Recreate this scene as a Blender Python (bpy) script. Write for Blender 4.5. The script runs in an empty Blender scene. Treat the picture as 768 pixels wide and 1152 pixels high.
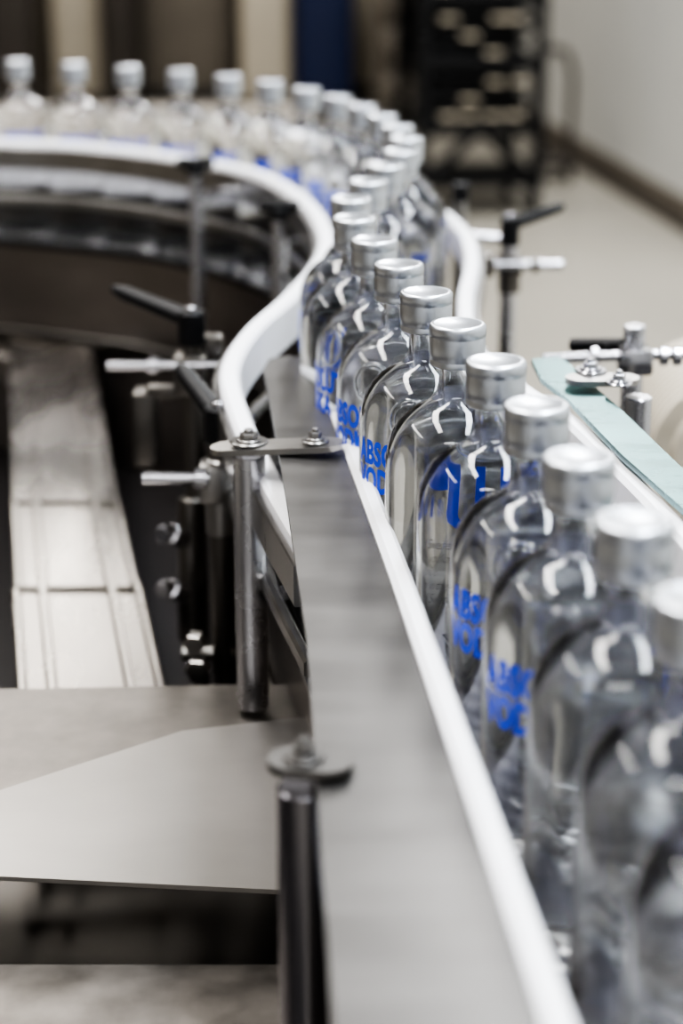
import bpy, bmesh, math, random
from mathutils import Vector, Matrix
random.seed(4)
FPX=2100.0; TH=math.radians(19.3); S=math.sin(TH); C=math.cos(TH); H=1.45
def P(x,y,h):
    v=(y-576)/FPX; z=h/(S+v*C)
    return Vector(((x-384)/FPX*z, z*(C-v*S), H-h))
def Q(x,y,z):
    v=(y-576)/FPX
    return Vector(((x-384)/FPX*z, z*(C-v*S), H-z*(S+v*C)))
scn=bpy.context.scene
# ---------------- materials
def mat(name,base,rough=.5,metal=0.,noise=0.,nscale=20.,stretch=(1,1,1),bump=0.,coat=0.,rvar=0.,dark=None,spec=.5):
    m=bpy.data.materials.new(name); m.use_nodes=True
    nt=m.node_tree; b=nt.nodes['Principled BSDF']
    b.inputs['Base Color'].default_value=(*base,1); b.inputs['Roughness'].default_value=rough
    b.inputs['Specular IOR Level'].default_value=spec
    b.inputs['Metallic'].default_value=metal; b.inputs['Coat Weight'].default_value=coat
    if noise>0 or bump>0 or rvar>0:
        tc=nt.nodes.new('ShaderNodeTexCoord'); mp=nt.nodes.new('ShaderNodeMapping')
        mp.inputs['Scale'].default_value=stretch
        n=nt.nodes.new('ShaderNodeTexNoise'); n.inputs['Scale'].default_value=nscale; n.inputs['Detail'].default_value=6; n.inputs['Roughness'].default_value=.55
        nt.links.new(tc.outputs['Object'],mp.inputs['Vector']); nt.links.new(mp.outputs['Vector'],n.inputs['Vector'])
        if noise>0:
            r=nt.nodes.new('ShaderNodeValToRGB')
            d=dark if dark else tuple(c*(1-noise) for c in base)
            r.color_ramp.elements[0].position=.3; r.color_ramp.elements[1].position=.7
            r.color_ramp.elements[0].color=(*d,1); r.color_ramp.elements[1].color=(*base,1)
            nt.links.new(n.outputs['Fac'],r.inputs['Fac']); nt.links.new(r.outputs['Color'],b.inputs['Base Color'])
        if rvar>0:
            mr=nt.nodes.new('ShaderNodeMapRange'); mr.inputs['To Min'].default_value=max(.02,rough-rvar); mr.inputs['To Max'].default_value=rough+rvar
            nt.links.new(n.outputs['Fac'],mr.inputs['Value']); nt.links.new(mr.outputs['Result'],b.inputs['Roughness'])
        if bump>0:
            bp=nt.nodes.new('ShaderNodeBump'); bp.inputs['Strength'].default_value=bump; bp.inputs['Distance'].default_value=.001
            nt.links.new(n.outputs['Fac'],bp.inputs['Height']); nt.links.new(bp.outputs['Normal'],b.inputs['Normal'])
    return m
M_steel=mat('brushed_steel',(.36,.35,.34),.30,1,.22,9,(1,5,1),.03,rvar=.07)
M_plate=mat('satin_plate_steel',(.34,.325,.31),.36,1,.25,3,(1,2,1),0,rvar=.05)
M_steelw=mat('worn_steel',(.42,.395,.37),.27,1,.36,5,(3,1,1),.12,rvar=.12)
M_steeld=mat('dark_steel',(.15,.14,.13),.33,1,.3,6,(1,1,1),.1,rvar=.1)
M_frame=mat('frame_steel',(.27,.245,.23),.34,1,.3,5,(1,1,2),.1,rvar=.1)
M_chrome=mat('polished_steel',(.50,.50,.53),.19,1,.1,30,rvar=.05)
M_post=mat('satin_post_steel',(.56,.56,.59),.27,1,.1,30,rvar=.05)
M_white=mat('white_plastic',(.72,.72,.745),.38,0,.04,30)
M_black=mat('black_plastic',(.004,.004,.005),.5,0,.2,60,bump=.1,spec=.25)
M_cap=mat('cap_aluminium',(.60,.63,.68),.32,1,.05,60,(1,1,8),.03)
M_blue=mat('blue_ink',(.006,.05,.60),.35,0,.05,60)
M_script=mat('script_ink',(.03,.03,.05),.5,0,.05,60)
M_dark=mat('dark_frame',(.018,.016,.017),.5,.3,.3,10)
M_teal=mat('teal_reflection_steel',(.10,.22,.225),.28,1,.35,10,(1,3,1),.05,rvar=.1)  # plain steel with its teal reflection put into the base colour
M_floor=mat('epoxy_floor',(.325,.305,.265),.32,0,.15,1.3,rvar=.08)
M_wall=mat('painted_wall',(.58,.58,.555),.6,0,.05,2)
M_wallf=mat('painted_wall_grey',(.42,.42,.42),.6,0,.05,2)
M_ceil=mat('ceiling_paint',(.16,.16,.17),.7,0,.1,2)
M_tan=mat('tan_panel',(.20,.165,.125),.5,0,.25,2)
M_cream=mat('cream_paint',(.46,.41,.33),.45,0,.1,3)
M_brown=mat('brown_panel',(.04,.032,.026),.5,0,.3,3)
M_grey=mat('grey_panel',(.15,.13,.105),.5,0,.2,3)
M_navy=mat('navy_paint',(.003,.011,.055),.45,0,.1,3)
def glassmat(name,ior,col,tr=0.0,rough=0.,bs=.06):
    m=bpy.data.materials.new(name); m.use_nodes=True; nt=m.node_tree
    b=nt.nodes['Principled BSDF']; b.inputs['Transmission Weight'].default_value=1; b.inputs['IOR'].default_value=ior
    b.inputs['Base Color'].default_value=(*col,1); b.inputs['Roughness'].default_value=rough
    n=nt.nodes.new('ShaderNodeTexNoise'); n.inputs['Scale'].default_value=30; tc=nt.nodes.new('ShaderNodeTexCoord')
    bp=nt.nodes.new('ShaderNodeBump'); bp.inputs['Strength'].default_value=bs; bp.inputs['Distance'].default_value=.002
    nt.links.new(tc.outputs['Object'],n.inputs['Vector']); nt.links.new(n.outputs['Fac'],bp.inputs['Height']); nt.links.new(bp.outputs['Normal'],b.inputs['Normal'])
    if tr>0:
        t=nt.nodes.new('ShaderNodeBsdfTransparent'); mx=nt.nodes.new('ShaderNodeMixShader'); mx.inputs[0].default_value=tr
        nt.links.new(b.outputs[0],mx.inputs[1]); nt.links.new(t.outputs[0],mx.inputs[2])
        nt.links.new(mx.outputs[0],nt.nodes['Material Output'].inputs['Surface'])
    return m
M_glass=glassmat('clear_glass',1.37,(.965,.975,.985),.06)
M_glass2=glassmat('embossed_glass',1.5,(.80,.83,.88),0,.12)
# ---------------- mesh helpers
def mkobj(name,me,m,parent=None,smooth=True,loc=None):
    o=bpy.data.objects.new(name,me); scn.collection.objects.link(o)
    if m and len(me.materials)==0: me.materials.append(m)
    if parent: o.parent=parent
    if loc is not None: o.location=loc
    return o
def smooth(me,ang=40):
    for p in me.polygons: p.use_smooth=True
    try: me.set_sharp_from_angle(angle=math.radians(ang))
    except Exception: pass
def empty(name,loc=(0,0,0)):
    e=bpy.data.objects.new(name,None); scn.collection.objects.link(e); e.location=loc; e.empty_display_size=.02; return e
def bm2me(bm,name,ang=40):
    bmesh.ops.recalc_face_normals(bm,faces=bm.faces)
    me=bpy.data.meshes.new(name); bm.to_mesh(me); bm.free(); smooth(me,ang); return me
def lathe_bm(bm,prof,seg=48,flip=False,mtx=None):
    rings=[]
    for r,z in prof:
        if r<1e-6: rings.append([bm.verts.new((0,0,z))])
        else: rings.append([bm.verts.new((r*math.cos(2*math.pi*i/seg),r*math.sin(2*math.pi*i/seg),z)) for i in range(seg)])
    fs=[]
    for a,b in zip(rings,rings[1:]):
        for i in range(seg):
            j=(i+1)%seg
            if len(a)==1 and len(b)==1: continue
            if len(a)==1: f=(a[0],b[j],b[i])
            elif len(b)==1: f=(a[i],a[j],b[0])
            else: f=(a[i],a[j],b[j],b[i])
            if flip: f=f[::-1]
            fs.append(bm.faces.new(f))
    if mtx is not None:
        bmesh.ops.transform(bm,matrix=mtx,verts=[v for r in rings for v in r])
    return fs
def cyl_bm(bm,p0,p1,r,seg=24,bev=.1,r2=None):
    p0=Vector(p0);p1=Vector(p1); d=p1-p0; L=d.length; r2=r if r2 is None else r2
    q=d.to_track_quat('Z','Y').to_matrix().to_4x4(); q.translation=p0
    b=min(r*bev,L*.3)
    lathe_bm(bm,[(0,0),(r-b,0),(r,b),(r2,L-b),(r2-b,L),(0,L)],seg,mtx=q)
def box_bm(bm,c,s,rot=None,bev=0.0):
    m=Matrix.Translation(c)
    if rot is not None: m=m@rot.to_4x4()
    m=m@Matrix.Diagonal((*s,1))
    g=bmesh.ops.create_cube(bm,size=1,matrix=m)
    if bev>0:
        es=list({e for v in g['verts'] for e in v.link_edges})
        bmesh.ops.bevel(bm,geom=es,offset=bev,segments=2,affect='EDGES',profile=.5)
def part(name,fn,m,parent,loc=None,ang=40):
    bm=bmesh.new(); fn(bm); return mkobj(name,bm2me(bm,name,ang),m,parent,loc=loc)
def prism_bm(bm,pts,t,bev=0.0):
    top=[bm.verts.new(p) for p in pts]; bot=[bm.verts.new((p[0],p[1],p[2]-t)) for p in pts]
    n=len(pts); bm.faces.new(top); bm.faces.new(bot[::-1])
    for i in range(n): bm.faces.new((top[i],bot[i],bot[(i+1)%n],top[(i+1)%n]))
def catmull(pts,n=10):
    pts=[Vector(p) for p in pts]; out=[]
    q=[pts[0]*2-pts[1]]+pts+[pts[-1]*2-pts[-2]]
    for i in range(1,len(q)-2):
        a,b,c,d=q[i-1:i+3]
        for k in range(n):
            t=k/n; out.append(.5*((2*b)+(c-a)*t+(2*a-5*b+4*c-d)*t*t+(3*b-a-3*c+d)*t**3))
    out.append(pts[-1]); return out
def sweep_bm(bm,path,prof,caps=True):
    rows=[];n=len(path)
    uv=bm.loops.layers.uv.verify(); dist=[0]
    for i in range(1,n): dist.append(dist[-1]+(path[i]-path[i-1]).length)
    for i,p in enumerate(path):
        t=path[min(i+1,n-1)]-path[max(i-1,0)]; t.z=0; t.normalize(); L=Vector((-t.y,t.x,0))
        rows.append([bm.verts.new(p+L*o+Vector((0,0,z))) for o,z in prof])
    m=len(prof)
    for i in range(n-1):
        for k in range(m):
            k2=(k+1)%m
            f=bm.faces.new((rows[i][k],rows[i+1][k],rows[i+1][k2],rows[i][k2]))
            for l,(d,kk) in zip(f.loops,((dist[i],k),(dist[i+1],k),(dist[i+1],k+1),(dist[i],k+1))): l[uv].uv=(d,kk/m)
    if caps:
        bm.faces.new(rows[0]); bm.faces.new(rows[-1][::-1])
def rrect(w0,w1,z0,z1,b=.002):
    return [(w0+b,z0),(w1-b,z0),(w1,z0+b),(w1,z1-b),(w1-b,z1),(w0+b,z1),(w0,z1-b),(w0,z0+b)]
# ---------------- bottle path
ZB=H-.50
pw=[(-.80,2.69),(-.60,2.655),(-.414,2.60),(-.233,2.505),(-.11,2.39),(-.0167,2.236),(.042,2.045),(.064,1.86),(.042,1.70),(.014,1.56),(.006,1.483),(.014,1.399),(.0296,1.31),(.054,1.169),(.0705,1.074),(.086,.99),(.097,.923),(.110,.82),(.124,.725),(.135,.63),(.144,.5),(.155,.3)]
path=catmull([(x,d,ZB) for x,d in pw][::-1],12)
RB=.0425
outer=[(0,.004),(.028,.003),(.036,0),(.040,.0025),(.0420,.008),(RB,.014),(RB,.05),(RB,.10),(RB,.150),(.0422,.158),(.0410,.166),(.0382,.174),(.0335,.181),(.0275,.1862),(.0212,.190),(.0158,.1932),(.0124,.1975),(.0108,.203),(.0106,.209),(.0106,.2135),(.0125,.2145),(.0125,.236),(0,.236)]
bm=bmesh.new(); lathe_bm(bm,outer,64)
bmesh.ops.recalc_face_normals(bm,faces=bm.faces)
nf=lathe_bm(bm,[(0,.186),(.0082,.186),(.0085,.190),(.0080,.20),(.0078,.225),(0,.225)],32)
ctr=Vector((0,0,.205))
for f in nf:
    f.normal_update()
    if f.normal.dot(f.calc_center_median()-ctr)>0: f.normal_flip()
me_glass=bpy.data.meshes.new('bottle_glass'); bm.to_mesh(me_glass); bm.free(); smooth(me_glass,60); me_glass.materials.append(M_glass)
bm=bmesh.new()
lathe_bm(bm,[(0,.2145),(.0148,.2145),(.0163,.2152),(.0165,.2175),(.0161,.2182),(.0161,.2188),(.0165,.2195),(.0168,.2235),(.0168,.2320),(.01665,.2325),(.0170,.2331),(.01705,.2370),(.0168,.2387),(.0158,.2398),(.0138,.2400),(.0128,.2395),(0,.2395)],64)
me_cap=bm2me(bm,'bottle_cap',50); me_cap.materials.append(M_cap)
def rad_at(z):
    for (r0,z0),(r1,z1) in zip(outer[5:],outer[6:]):
        if z0<=z<=z1: return r0+(r1-r0)*(z-z0)/max(1e-9,z1-z0)
    return RB
bm=bmesh.new()
def ring(R,t,z0):
    n=40;k=8;rows=[]
    for i in range(n):
        a=2*math.pi*i/n; row=[]
        for j in range(k):
            b=2*math.pi*j/k; rr=R+t*math.cos(b)
            x=rr*math.cos(a); z=z0+rr*math.sin(a); q=rad_at(z); y=-math.sqrt(max(1e-8,q*q-x*x))-t*math.sin(b)*.8
            row.append(bm.verts.new((x,y,z)))
        rows.append(row)
    for i in range(n):
        for j in range(k):
            bm.faces.new((rows[i][j],rows[(i+1)%n][j],rows[(i+1)%n][(j+1)%k],rows[i][(j+1)%k]))
ring(.0128,.0012,.165); ring(.0100,.0005,.165)
bmesh.ops.rotate(bm,verts=bm.verts,cent=(0,0,0),matrix=Matrix.Rotation(math.radians(14),3,'Z'))
me_med=bm2me(bm,'medallion',60); me_med.materials.append(M_glass2)
def text_mesh(name,lines,size,zc,off,shear,m,space=1.0,line=1.0,sx=1.0):
    cu=bpy.data.curves.new(name,'FONT'); cu.body=lines; cu.size=size; cu.align_x='LEFT'; cu.align_y='CENTER'
    cu.offset=off; cu.shear=shear; cu.space_line=line; cu.space_character=space; cu.resolution_u=3
    o=bpy.data.objects.new(name,cu); scn.collection.objects.link(o)
    dg=bpy.context.evaluated_depsgraph_get(); dg.update()
    me=bpy.data.meshes.new_from_object(o.evaluated_get(dg)); bpy.data.objects.remove(o)
    for v in me.vertices:
        u=v.co.x*sx-.032; a=u/RB; R=RB+.0006
        v.co=Vector((R*math.sin(a),-R*math.cos(a),zc+v.co.y))
    me.materials.clear(); me.materials.append(m); return me
me_txt=text_mesh('label_text','ABSOLUT\nVODKA',.0215,.130,.0009,0,M_blue,1.04,.84,.62)
me_scr=text_mesh('label_script','Country of Sweden\nThis superb vodka\nwas distilled from\ngrain grown in the\nrich fields of Sweden',.0088,.083,-.00012,.5,M_script,.92,.98,.74)
def bottle(x,y,ang):
    o=mkobj('vodka_bottle',me_glass,None); o.location=(x,y,ZB); o.rotation_euler=(0,0,math.radians(ang))
    for n,me in (('cap',me_cap),('medallion',me_med),('label_text',me_txt),('label_script',me_scr)): mkobj(n,me,None,o)
cum=[0]
for i in range(1,len(path)): cum.append(cum[-1]+(path[i]-path[i-1]).length)
def at(s):
    for i in range(1,len(path)):
        if cum[i]>=s:
            t=(s-cum[i-1])/(cum[i]-cum[i-1]); return path[i-1].lerp(path[i],t)
    return path[-1]
s6=min(range(len(path)),key=lambda i:(path[i].xy-Vector((.054,1.169))).length); s6=cum[s6]
# facing of each bottle's printed side (degrees from the line's front)
angs={6:-30,7:-42,8:-68,9:128,10:-60,11:128,12:128,13:-50,14:128,15:128,16:-128,17:-30,18:-15,5:125,4:165,3:-30,2:-27,1:128,0:128,-1:128,-2:128}
def walk(direction):
    k=6;s=s6;p=at(s);res=[(k,p)]
    while True:
        s2=s
        while True:
            s2+=direction*.002
            if s2<0.06 or s2>cum[-1]-.1: return res
            if (at(s2)-p).length>=.0868: break
        s=s2;p=at(s);k+=direction;res.append((k,p))
bots=dict(walk(1)); bots.update(dict(walk(-1)))
for k,p in sorted(bots.items()):
    a=angs.get(k,random.choice([-15,0,15,10,-10]))
    bottle(p.x,p.y,a)
print('bottles',len(bots))
# ---------------- conveyor
conv=empty('bottle_conveyor')
M_belt=mat('belt_steel',(.12,.12,.15),.34,1,.2,12,rvar=.08)
nt=M_belt.node_tree
uvn=nt.nodes.new('ShaderNodeTexCoord'); sp=nt.nodes.new('ShaderNodeSeparateXYZ'); mm=nt.nodes.new('ShaderNodeMath'); mm.operation='PINGPONG'; mm.inputs[1].default_value=.019
gt=nt.nodes.new('ShaderNodeMath'); gt.operation='GREATER_THAN'; gt.inputs[1].default_value=.0012
bp=nt.nodes.new('ShaderNodeBump'); bp.inputs['Strength'].default_value=1; bp.inputs['Distance'].default_value=.002
nt.links.new(uvn.outputs['UV'],sp.inputs[0]); nt.links.new(sp.outputs['X'],mm.inputs[0]); nt.links.new(mm.outputs[0],gt.inputs[0]); nt.links.new(gt.outputs[0],bp.inputs['Height']); nt.links.new(bp.outputs['Normal'],nt.nodes['Principled BSDF'].inputs['Normal'])
part('belt',lambda b:sweep_bm(b,path,rrect(-.062,.062,-.012,0,.001)),M_belt,conv)
part('side_frame_inner',lambda b:sweep_bm(b,path,rrect(.066,.074,-.298,.0,.0015)),M_frame,conv)
part('side_frame_outer',lambda b:sweep_bm(b,path,rrect(-.074,-.066,-.20,.0,.0015)),M_steeld,conv)
part('edge_strip_inner',lambda b:sweep_bm(b,path,rrect(.062,.080,.0,.010,.002)),M_black,conv)
part('frame_rib',lambda b:sweep_bm(b,path,rrect(.0745,.082,-.13,-.115,.002)),M_steeld,conv)
part('edge_strip_outer',lambda b:sweep_bm(b,path,rrect(-.080,-.062,.0,.010,.002)),M_black,conv)
part('bed',lambda b:sweep_bm(b,path,rrect(-.066,.066,-.10,-.02,.001)),M_dark,conv)
i0=min(range(len(path)),key=lambda i:abs(path[i].y-2.1))
part('added_dark_backing',lambda b:sweep_bm(b,path[i0:],rrect(-.086,-.081,-.02,.055,.001)),M_steeld,conv)  # added dark plate, darkens what shows through the far bottles
def legs(b):
    for s in (.25,1.75,2.6):
        p=at(s)
        for dx in (-.05,.05):
            cyl_bm(b,(p.x+dx,p.y,0),(p.x+dx,p.y,ZB-.09),.02)
            cyl_bm(b,(p.x+dx,p.y,0),(p.x+dx,p.y,.02),.04)
part('legs',legs,M_steeld,conv)
# ---------------- guides
gl=[(-330,155,.355),(-150,153,.355),(0,156,.355),(100,161,.355),(200,173,.355),(290,191,.355),(342,219,.355),(368,252,.357),(368,285,.36),(332,330,.362),(288,370,.372),(264,415,.385),(278,470,.398),(300,515,.402),(328,565,.405),(362,620,.405)]
glp=catmull([P(*g) for g in gl][::-1],8)
g=empty('curved_guide_rail')
part('white_strip',lambda b:sweep_bm(b,glp,rrect(-.004,.012,-.040,0,.003)),M_white,g)
part('backing_bar',lambda b:sweep_bm(b,glp,rrect(.013,.018,-.036,-.008,.001)),M_steel,g)
part('lower_bar',lambda b:sweep_bm(b,glp,rrect(.004,.012,-.085,-.073,.002)),M_steel,g)
gr=[(-.85,2.76,.41),(-.60,2.73,.41),(-.40,2.672,.41),(-.20,2.565,.41),(-.05,2.42,.40),(.05,2.25,.385),(.10,2.07,.365),(.121,1.9,.357),(.121,1.75,.357),(.104,1.58,.357),(.10,1.42,.357),(.125,1.3,.357),(.152,1.212,.357),(.172,1.1,.357),(.190,.986,.357),(.200,.88,.357),(.208,.75,.357),(.215,.5,.357),(.22,.35,.357)]
grp=catmull([(x,d,H-h) for x,d,h in gr][::-1],8)
g2=empty('outer_guide_rail')
part('white_strip',lambda b:sweep_bm(b,grp,rrect(-.010,.004,-.032,0,.003)),M_white,g2)
part('backing_bar',lambda b:sweep_bm(b,grp,rrect(-.016,-.011,-.030,-.008,.001)),M_steel,g2)
# ---------------- flat rail plate left
hp=.385; zt=H-hp
rp=empty('guide_rail_plate')
L=[(375,1152),(345,720),(322,560),(303,450),(296,414)]
far=[(303,403),(325,400),(346,404)]
R=[(372,470),(437,650),(520,895),(606,1152)]
Lw=[P(x,y,hp) for x,y in L]; Fw=[P(x,y,hp) for x,y in far]; Rw=[P(x,y,hp) for x,y in R]
n1=Lw[0]+(Lw[0]-Lw[1])*.9; n2=Rw[-1]+(Rw[-1]-Rw[-2])*1.6; n2.y=n1.y
M_rail=mat('matte_rail_steel',(.175,.168,.162),.38,1,.25,7,(1,4,1),.03,rvar=.06)
part('plate',lambda b:prism_bm(b,[n1]+Lw+Fw+Rw+[n2],.004),M_rail,rp)
ep=[n2.lerp(Rw[-1],t/6) for t in range(6)]+[Rw[-1].lerp(Rw[-2],t/6) for t in range(6)]+[Rw[-2].lerp(Rw[-3],t/6) for t in range(6)]+[Rw[-3].lerp(Rw[-4],t/6) for t in range(6)]+[Rw[-4],P(346,403,hp)]
def ws(b):
    sweep_bm(b,ep,rrect(-.013,-.0005,-.03,.004,.003))
    e=ep[-1]; cyl_bm(b,e+Vector((.007,-.001,-.03)),e+Vector((.007,-.001,.004)),.0068,24,.3)
part('white_strip',ws,M_white,rp)
op=empty('outer_rail_plate')
ol=[(598,404),(628,401),(634,404),(700,462),(752,512),(830,585),(980,720),(950,750),(830,632),(768,572),(700,512),(640,450),(608,425)]
part('plate',lambda b:prism_bm(b,[P(x,y,.350) for x,y in ol],.004),M_teal,op)
# ---------------- hardware helpers
def nut_bm(b,p,d,r,l):
    p=Vector(p);d=Vector(d).normalized(); cyl_bm(b,p,p+d*l,r,6,.08)
def washer_stack(b,p,r):
    p=Vector(p)
    cyl_bm(b,p,p+Vector((0,0,.002)),r*1.9,32,.1); cyl_bm(b,p+Vector((0,0,.002)),p+Vector((0,0,.0035)),r*1.3,32,.1)
    nut_bm(b,p+Vector((0,0,.0035)),(0,0,1),r*.9,.004); cyl_bm(b,p+Vector((0,0,.0075)),p+Vector((0,0,.010)),r*.45,16)
def slot_bracket_bm(b,p0,p1,w,t=.004):
    p0=Vector(p0);p1=Vector(p1);d=(p1-p0).normalized();n=Vector((-d.y,d.x,0));pts=[]
    for i in range(13):
        a=math.pi/2-math.pi*i/12; pts.append(p1+d*math.cos(a)*w/2+n*math.sin(a)*w/2)
    for i in range(13):
        a=-math.pi/2-math.pi*i/12; pts.append(p0+d*math.cos(a)*w/2+n*math.sin(a)*w/2)
    prism_bm(b,pts,t)
def lever(name,boss,tip,r=.011,parent=None,bossh=.026):
    e=parent
    boss=Vector(boss);tip=Vector(tip)
    def f(b):
        cyl_bm(b,boss-Vector((0,0,bossh)),boss+Vector((0,0,.004)),r,28,.15)
        d=(tip-boss)
        a=boss+Vector((0,0,-.004)); 
        rot=d.to_track_quat('X','Z').to_matrix()
        n=8;prev=None
        for i in range(n+1):
            t=i/n; c=a.lerp(tip,t); w=r*(.85-.25*t); h=r*(.66-.12*t)
            if i==n: w*=.6;h*=.6
            ring_=[b.verts.new(c+rot@Vector((0,w*math.cos(q*math.pi/6),h*math.sin(q*math.pi/6)))) for q in range(12)]
            if prev:
                for q in range(12): b.faces.new((prev[q],ring_[q],ring_[(q+1)%12],prev[(q+1)%12]))
            else: b.faces.new(ring_)
            prev=ring_
        b.faces.new(prev)
    part(name,f,M_black,e)
    part(name+'_screw',lambda b:cyl_bm(b,boss+Vector((0,0,.002)),boss+Vector((0,0,.008)),r*.45,16),M_chrome,e)
BASEZ=H-.80
def post(name,top,r,bottom,m=M_chrome,wash=True):
    e=empty(name)
    top=Vector(top)
    part('post',lambda b:cyl_bm(b,(top.x,top.y,bottom),top,r,36,.08),m,e)
    return e
pA=P(280,512,.390)
eA=post('support_post',pA,.0115,H-.581,M_post)
part('bracket',lambda b:slot_bracket_bm(b,pA+Vector((-.014,0,.007)),Vector((-.012,pA.y-.012,pA.z+.013)),.026),M_steel,eA)
part('bolts',lambda b:(washer_stack(b,pA+Vector((0,0,.009)),.007),washer_stack(b,Vector((-.018,pA.y-.011,pA.z+.013)),.005)),M_steel,eA)
pB=P(342,884,.393)
eB=post('support_post',pB,.0125,H-.606,mat('post_steel',(.26,.25,.27),.26,1,.2,9,rvar=.05))
part('bracket',lambda b:slot_bracket_bm(b,pB+Vector((-.004,0,.014)),pB+Vector((.010,-.002,.014)),.025),M_rail,eB)
part('bolts',lambda b:(washer_stack(b,pB+Vector((0,0,.014)),.005),nut_bm(b,pB+Vector((.010,-.0,-.03)),(1,0,0),.006,.012)),M_rail,eB)
pC=Q(247,498,1.46)
eC=post('clamp_post',pC,.0100,BASEZ,M_steeld)
lever('lever',pC+Vector((0,0,.026)),Q(202,413,1.50),.0120,eC)
def hwC(b):
    cyl_bm(b,Q(160,538,1.45),Q(236,538,1.45),.0048,20)
    cyl_bm(b,Q(219,538,1.45),Q(233,538,1.45),.0085,24)
part('cross_rod',hwC,M_chrome,eC)
def clC(b):
    c=pC.copy()
    cyl_bm(b,(c.x,c.y,c.z-.075),(c.x,c.y,c.z-.012),.0125,28)
    box_bm(b,(c.x-.006,c.y-.004,c.z-.03),(.02,.03,.03),bev=.003)
    nut_bm(b,Q(222,720,1.5),(-.2,-1,0),.009,.012); nut_bm(b,Q(226,748,1.5),(-.2,-1,0),.010,.014)
    cyl_bm(b,Q(205,735,1.52),Q(250,735,1.52),.006,16)
part('clamp',clC,M_steel,eC)
pD=Q(216,385,1.62)
eD=post('clamp_post',pD,.0090,BASEZ,M_steeld)
lever('lever',pD+Vector((0,0,.024)),Q(128,325,1.66),.0120,eD)
def hwD(b):
    cyl_bm(b,Q(120,411,1.61),Q(262,411,1.61),.0042,20)
    cyl_bm(b,Q(166,411,1.61),Q(179,411,1.61),.0075,24)
part('cross_rod',hwD,M_chrome,eD)
def nutsD(b):
    for y in (600,662):
        cyl_bm(b,Q(192,y,1.60),Q(206,y+6,1.62),.0085,20); nut_bm(b,Q(188,y-2,1.59),(-.4,-1,0),.008,.01)
part('clamp_nuts',nutsD,M_chrome,eD)
def clD(b):
    box_bm(b,Q(214,420,1.625),(.028,.03,.035),bev=.003)
    box_bm(b,Q(238,395,1.64),(.02,.02,.03),bev=.003)
    cyl_bm(b,Q(216,560,1.66),Q(216,720,1.68),.0125,24)
    box_bm(b,Q(165,480,1.70),(.022,.03,.07),bev=.003)
    box_bm(b,Q(190,440,1.68),(.04,.012,.012),bev=.003)
part('clamp',clD,M_steeld,eD)
for (x,y,z,bot) in ((220,196,2.25,0),(314,246,2.02,0)):
    p=Q(x,y,z); e=post('guide_post',p,.0085,BASEZ,M_post)
    def f(b,p=p):
        cyl_bm(b,p,p+Vector((0,0,.012)),.012,24); box_bm(b,p+Vector((0,0,.014)),(.045,.016,.012),bev=.004)
    part('knob',f,M_black,e)
    part('cross_rod',lambda b,p=p:cyl_bm(b,p+Vector((-.0,-.0,-.03)),p+Vector((.02,.05,-.03)),.005,16),M_chrome,e)
pG=Q(573,272,1.95); eG=post('guide_post',pG,.0085,.0,M_post)
lever('lever',pG+Vector((0,0,.022)),Q(634,232,1.95),.010,eG)
part('cross_rod',lambda b:(cyl_bm(b,Q(530,298,1.94),Q(633,298,1.94),.0050,18),cyl_bm(b,Q(530,266,1.97),Q(575,270,1.97),.0050,18)),M_chrome,eG)
part('clamp',lambda b:(box_bm(b,Q(573,298,1.95),(.026,.026,.018),bev=.003),box_bm(b,Q(545,298,1.94),(.018,.018,.024),bev=.003),cyl_bm(b,Q(597,298,1.94),Q(606,298,1.94),.008,20),cyl_bm(b,Q(573,303,1.955),Q(573,308,1.955)-Vector((0,0,.02)),.0115,20)),M_steeld,eG)
pH=Q(518,226,2.15); eH=post('guide_post',pH,.0080,0,M_steel)
part('knob',lambda b:(cyl_bm(b,pH,pH+Vector((0,0,.02)),.010,20),box_bm(b,pH+Vector((0,0,-.05)),(.024,.024,.02),bev=.003)),M_black,eH)
pI=Q(714,366,1.46); eI=post('guide_post',pI,.0085,0,M_post)
def hI(b):
    cyl_bm(b,Q(610,404,1.46),Q(790,397,1.46),.0042,18)
    for x in (664,742,757): cyl_bm(b,Q(x,401,1.455),Q(x+9,401,1.455),.0075,20)
    box_bm(b,Q(714,405,1.46),(.026,.026,.02),bev=.003)
part('cross_rod',hI,M_chrome,eI)
part('lever',lambda b:(cyl_bm(b,Q(642,388,1.50),Q(700,388,1.48),.0055,18),box_bm(b,Q(690,392,1.49),(.02,.02,.014),bev=.003)),M_black,eI)
pJ=Q(718,446,1.30); eJ=post('guide_post',pJ,.0095,.0,M_post)
part('bracket',lambda b:slot_bracket_bm(b,P(655,424,.343),P(700,424,.343),.024),M_steel,eJ)
part('bolts',lambda b:(washer_stack(b,P(664,418,.343),.006),washer_stack(b,P(696,432,.343),.005)),M_chrome,eJ)
mt=empty('gear_motor',P(798,478,.48)*1.0)
def mot(b):
    for i in range(12):
        a=i/11; cyl_bm(b,(0,-.09+.14*a,0),(0,-.09+.14*a+.006,0),.068,40,.05)
    cyl_bm(b,(0,-.095,0),(0,.07,0),.052,40); 
    cyl_bm(b,(0,0,-.05),(0,0,-.97),.02,20)
part('finned_housing',mot,M_cream,mt)
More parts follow.
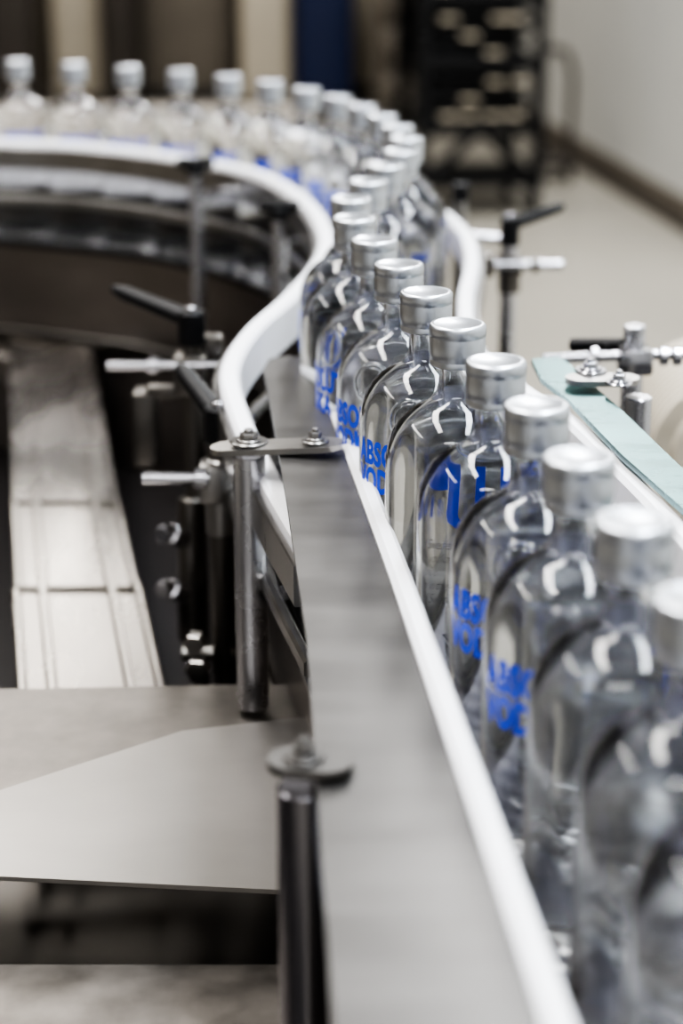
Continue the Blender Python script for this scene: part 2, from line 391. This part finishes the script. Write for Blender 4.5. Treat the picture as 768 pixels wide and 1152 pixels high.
# ---------------- left channel cover
cc=empty('channel_cover')
h0=.62
def ctr(x0,x1,y): return (P(x0,y,h0)+P(x1,y,h0))/2
segs=[((24,200,840),(17,156,662)),((17,156,659),(13,134,562)),((13,134,559),(9,103,388))]
W=.056
prof=[(-W,-.03),(-W,.002),(-W+.002,.004),(-W+.006,.004),(-W+.008,0),(-.034,0),(-.032,.006),(-.027,.006),(-.025,0),(.025,0),(.027,.006),(.032,.006),(.034,0),(W-.008,0),(W-.006,.004),(W-.002,.004),(W,.002),(W,-.03)]
for i,(a,b_) in enumerate(segs):
    pa=ctr(*a);pb=ctr(*b_); wa=(P(a[1],a[2],h0)-P(a[0],a[2],h0)).x/2
    pr=[(o*wa/W,z-.0035*i) for o,z in prof]
    part('cover_%d'%(i+1),lambda b,pa=pa,pb=pb,pr=pr:sweep_bm(b,[pa,pb],pr),M_steelw,cc,ang=25)
    def rim(b,pb=pb,wa=wa,i=i):
        box_bm(b,pb+Vector((0,-.004,-.0035*i+.0015)),(wa*2.02,.004,.004),bev=.001)
    if i<2: part('joint_%d'%(i+1),rim,M_steeld,cc)
pe=ctr(9,103,388)
part('cover_4',lambda b:sweep_bm(b,[pe+Vector((.03,-.03,0)),pe+Vector((-.12,.09,0)),pe+Vector((-.5,.32,0))],[(o*.95,z-.012) for o,z in prof]),M_steelw,cc,ang=25)
def sup(b):
    for p in (ctr(*segs[0][0]),pe,pe+Vector((-.4,.25,0))): box_bm(b,(p.x,p.y,(BASEZ+p.z-.02)/2),(.05,.05,p.z-.02-BASEZ))
part('supports',sup,M_steeld,cc)
mb=empty('dark_void_box')  # added dark box, stands in for the dark void under the line
part('void_box',lambda b:(box_bm(b,(-.60,1.37,BASEZ/2),(1.20,2.50,BASEZ),bev=.008)),M_dark,mb)
mc=empty('added_dark_box')  # added box out of frame, gives the near bottles something dark to refract
part('void_box',lambda b:(box_bm(b,(.60,.65,.40),(.64,1.0,.80),bev=.008)),M_dark,mc)
part('door',lambda b:(box_bm(b,(.60,.145,.40),(.58,.014,.68),bev=.004)),M_steeld,mc)
m3=empty('added_dark_box')  # added box behind the far line, keeps bright floor out of bottle refractions
part('void_box',lambda b:(box_bm(b,(-1.25,3.55,.47),(2.3,1.3,.94),bev=.008)),M_grey,m3)
part('door',lambda b:([box_bm(b,(-2.0+.75*i,2.893,.46),(.7,.014,.8),bev=.004) for i in range(3)]),M_brown,m3)
fg=empty('deck_plates')
def pl(name,pts,h,t=.004,m=M_steelw):
    part(name,lambda b:prism_bm(b,[P(x,y,h) for x,y in pts],t),m,fg,ang=30)
M_scr=mat('scratched_steel',(.21,.195,.18),.36,1,.35,30,(1,1,1),.12,rvar=.10)
pl('rear_plate',[(-140,778),(262,770),(380,770),(395,1000),(-140,960)],.585,m=M_scr)
pl('upper_plate',[(-120,928),(205,822),(345,806),(372,806),(395,1004),(310,1001),(-120,980)],.572,.003,M_plate)
pl('lower_plate',[(-160,1085),(400,1085),(440,1500),(-260,1500)],.61,m=M_scr)
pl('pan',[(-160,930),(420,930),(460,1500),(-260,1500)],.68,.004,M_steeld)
def brk(b):
    for x,y in ((-90,800),(-90,960),(-60,1140)):
        p=P(x,y,.60); box_bm(b,(p.x,p.y,(BASEZ+H-.62)/2),(.03,.03,H-.62-BASEZ))
part('brackets',brk,M_steeld,fg)
sf=empty('side_shelf')
part('plate',lambda b:prism_bm(b,[P(x,y,.50) for x,y in ((298,560),(330,560),(352,790),(300,640))],.005),M_steel,sf)
part('bolt',lambda b:(nut_bm(b,P(326,672,.498),(0,0,1),.008,.008),cyl_bm(b,P(326,672,.498)+Vector((0,0,.007)),P(326,672,.498)+Vector((0,0,.013)),.005,16)),M_chrome,sf)
part('bolt_side',lambda b:(cyl_bm(b,P(300,588,.47),P(318,588,.47),.005,16),nut_bm(b,P(312,588,.47),(1,0,0),.008,.007)),M_chrome,sf)
# ---------------- room
def quad(name,pts,m):
    me=bpy.data.meshes.new(name); me.from_pydata([tuple(p) for p in pts],[],[tuple(range(len(pts)))]); me.materials.append(m)
    return mkobj(name,me,None)
quad('floor',[(-7,-3,0),(5,-3,0),(5,14,0),(-7,14,0)],M_floor)
quad('ceiling',[(-7,-3,4.2),(-7,14,4.2),(5,14,4.2),(5,-3,4.2)],M_ceil)
w0=P(768,254,H);w1=P(640,176,H); dr=(w1-w0).normalized()
a=w0-dr*11.3; b_=w0+dr*5.2
def wall(name,a,b,h,t,m,n):
    n=Vector(n)
    bm=bmesh.new(); vs=[a,b,b+n*t,a+n*t]
    prism_bm(bm,[Vector((v.x,v.y,h)) for v in vs],h); return mkobj(name,bm2me(bm,name),m)
nr=Vector((dr.y,-dr.x,0))
wall('wall_right',a,b_,4.2,.15,M_wall,nr)
wall('baseboard_right',a-nr*.012,b_-nr*.012,.12,.012,M_grey,nr)
wall('trim_1',a-nr*.05,b_-nr*.05,.03,.05,M_brown,nr)
wall('wall_back',Vector((-7,12.9,0)),Vector((3,12.9,0)),4.2,.15,M_tan,(0,1,0))
wall('wall_left',Vector((-5.2,-3,0)),Vector((-5.2,12.9,0)),4.2,.15,M_grey,(-1,0,0))
wall('wall_front',Vector((-7,-3,0)),Vector((5,-3,0)),4.2,.15,M_wallf,(0,-1,0))
def cabinet(name,x0,x1,d,m,hh=2.0,dep=.5,feet=True):
    X0=(x0-384)/FPX*(d*C+.3);X1=(x1-384)/FPX*(d*C+.3); e=empty(name,((X0+X1)/2,d,0)); w=X1-X0
    part('body',lambda b:box_bm(b,(0,dep/2,.08+(hh-.08)/2),(w,dep,hh-.08),bev=.01),m,e)
    part('plinth',lambda b:box_bm(b,(0,dep/2+.02,.04),(w*.94,dep-.06,.08)),M_dark,e)
    part('door',lambda b:(box_bm(b,(0,-.008,hh/2+.06),(w*.9,.016,hh-.2),bev=.004),box_bm(b,(w*.36,-.025,hh*.5),(.02,.02,.14),bev=.004)),m,e)
    return e
cabinet('added_dark_box',-70,34,10.8,M_brown)
cabinet('storage_cabinet',58,112,11.6,M_cream)
cabinet('added_dark_box',113,150,11.3,M_brown)
cabinet('electrical_cabinet',152,262,11.9,M_grey)
cabinet('storage_cabinet',270,326,11.4,M_cream,1.9,.4)
cabinet('locker',332,396,11.2,M_navy)
cabinet('electrical_cabinet',398,424,12.2,M_cream)
cabinet('added_dark_box',-330,-120,11.6,M_grey)
tb=P(538,244,H)
tr=empty('tray_trolley',(tb.x,tb.y,0)); tr.rotation_euler=(0,0,.15)
def frame(b):
    for x in (-.25,.25):
        for y in (0,.5): box_bm(b,(x,y,.88),(.045,.045,1.5))
    for z in (.14,.36,.62,.88,1.14,1.40,1.62):
        box_bm(b,(0,.25,z),(.52,.52,.03))
        box_bm(b,(0,-.01,z+.03),(.50,.02,.05))
    box_bm(b,(0,.5,1.1),(.52,.02,1.1))
    cyl_bm(b,(-.25,0,.14),(-.02,0,.36),.025,12); cyl_bm(b,(.25,0,.14),(.02,0,.36),.025,12)
part('frame',frame,M_black,tr)
def wh(b):
    for x in (-.24,.24):
        for y in (.02,.48):
            cyl_bm(b,(x-.018,y,.065),(x+.018,y,.065),.065,24); box_bm(b,(x,y,.13),(.06,.06,.05))
part('wheels',wh,M_black,tr)
def trays(b):
    for z in (.37,.63,.89,1.15):
        for k in range(3): box_bm(b,(random.uniform(-.02,.02),.25,z+.04+k*.07),(.42,.44,.045),bev=.008)
part('trays',trays,M_black,tr)
def bits(b):
    for z in (.37,.63,.89):
        for k in range(3):
            for j in range(4):
                if random.random()<.40: box_bm(b,(-.15+j*.1+random.uniform(-.02,.02),.0,z+.055+k*.07),(.07,.05,.014),bev=.004)
part('metal_bits',bits,M_cream,tr)
hd=empty('push_cart',P(625,205,H))
def hnd(b):
    pts=[(-.12,0,.55),(-.05,0,.62),(.03,0,.60),(.06,0,.5),(.06,0,.05)]
    for p,q in zip(pts,pts[1:]): cyl_bm(b,p,q,.018,12)
    cyl_bm(b,(-.10,0,.05),(-.12,0,.55),.018,12); box_bm(b,(-.02,.1,.09),(.2,.3,.04),bev=.01)
    for x in (-.1,.06):
        for y in (0,.2): cyl_bm(b,(x-.01,y,.035),(x+.01,y,.035),.035,16)
part('frame',hnd,M_brown,hd)
st=empty('wire_shelf',P(447,140,H))
def shf(b):
    for x in (-.12,.12): 
        for y in (0,.3): cyl_bm(b,(x,y,0),(x,y,1.4),.012,10)
    for z in (.15,.4,.65,.9,1.15): box_bm(b,(0,.15,z),(.27,.33,.02))
    for z in (.16,.41,.66,.91): box_bm(b,(0,.15,z+.07),(.2,.25,.12),bev=.01)
part('frame',shf,M_grey,st)
# ---------------- lights
w=bpy.data.worlds.new('world'); scn.world=w; w.use_nodes=True
bg=w.node_tree.nodes['Background']; bg.inputs['Color'].default_value=(.5,.55,.6,1); bg.inputs['Strength'].default_value=.3
def area(x,y,z,sx_,sy,e,col=(1,1,1),rot=(0,0,0)):
    l=bpy.data.lights.new('ceiling_light','AREA'); l.shape='RECTANGLE'; l.size=sx_; l.size_y=sy; l.energy=e; l.color=col
    o=bpy.data.objects.new('ceiling_light',l); scn.collection.objects.link(o); o.location=(x,y,z); o.rotation_euler=rot
area(-1.1,1.8,3.9,.35,3.2,115,(1,.97,.93))
area(.9,1.4,3.9,.35,3.2,140,(.86,.93,1))
area(2.2,4.0,3.9,.35,3.0,115,(.93,.96,1))
area(-1.6,5.6,3.9,.35,3.0,50,(1,.96,.9))
area(.9,6.5,3.9,.35,3.0,125,(.98,.98,.97))
area(-1.5,9.8,3.9,.4,3.0,60,(1,.95,.88))
area(-3.4,2.0,3.9,.35,3.0,60,(1,.97,.94))
area(0,-1.6,3.9,3.0,.35,70,(1,1,1))
# ---------------- camera
cd=bpy.data.cameras.new('camera'); cam=bpy.data.objects.new('camera',cd); scn.collection.objects.link(cam)
cam.location=(0,0,H); cam.rotation_euler=(math.pi/2-TH,0,0)
cd.sensor_fit='VERTICAL'; cd.sensor_height=36; cd.sensor_width=24; cd.lens=FPX/1152*36
cd.dof.use_dof=True; cd.dof.focus_distance=1.15; cd.dof.aperture_fstop=4.0; cd.clip_start=.05
scn.camera=cam
try:
    scn.view_settings.view_transform='AgX'; scn.view_settings.look='AgX - High Contrast'
except Exception as ex: print(ex)
scn.view_settings.exposure=.6
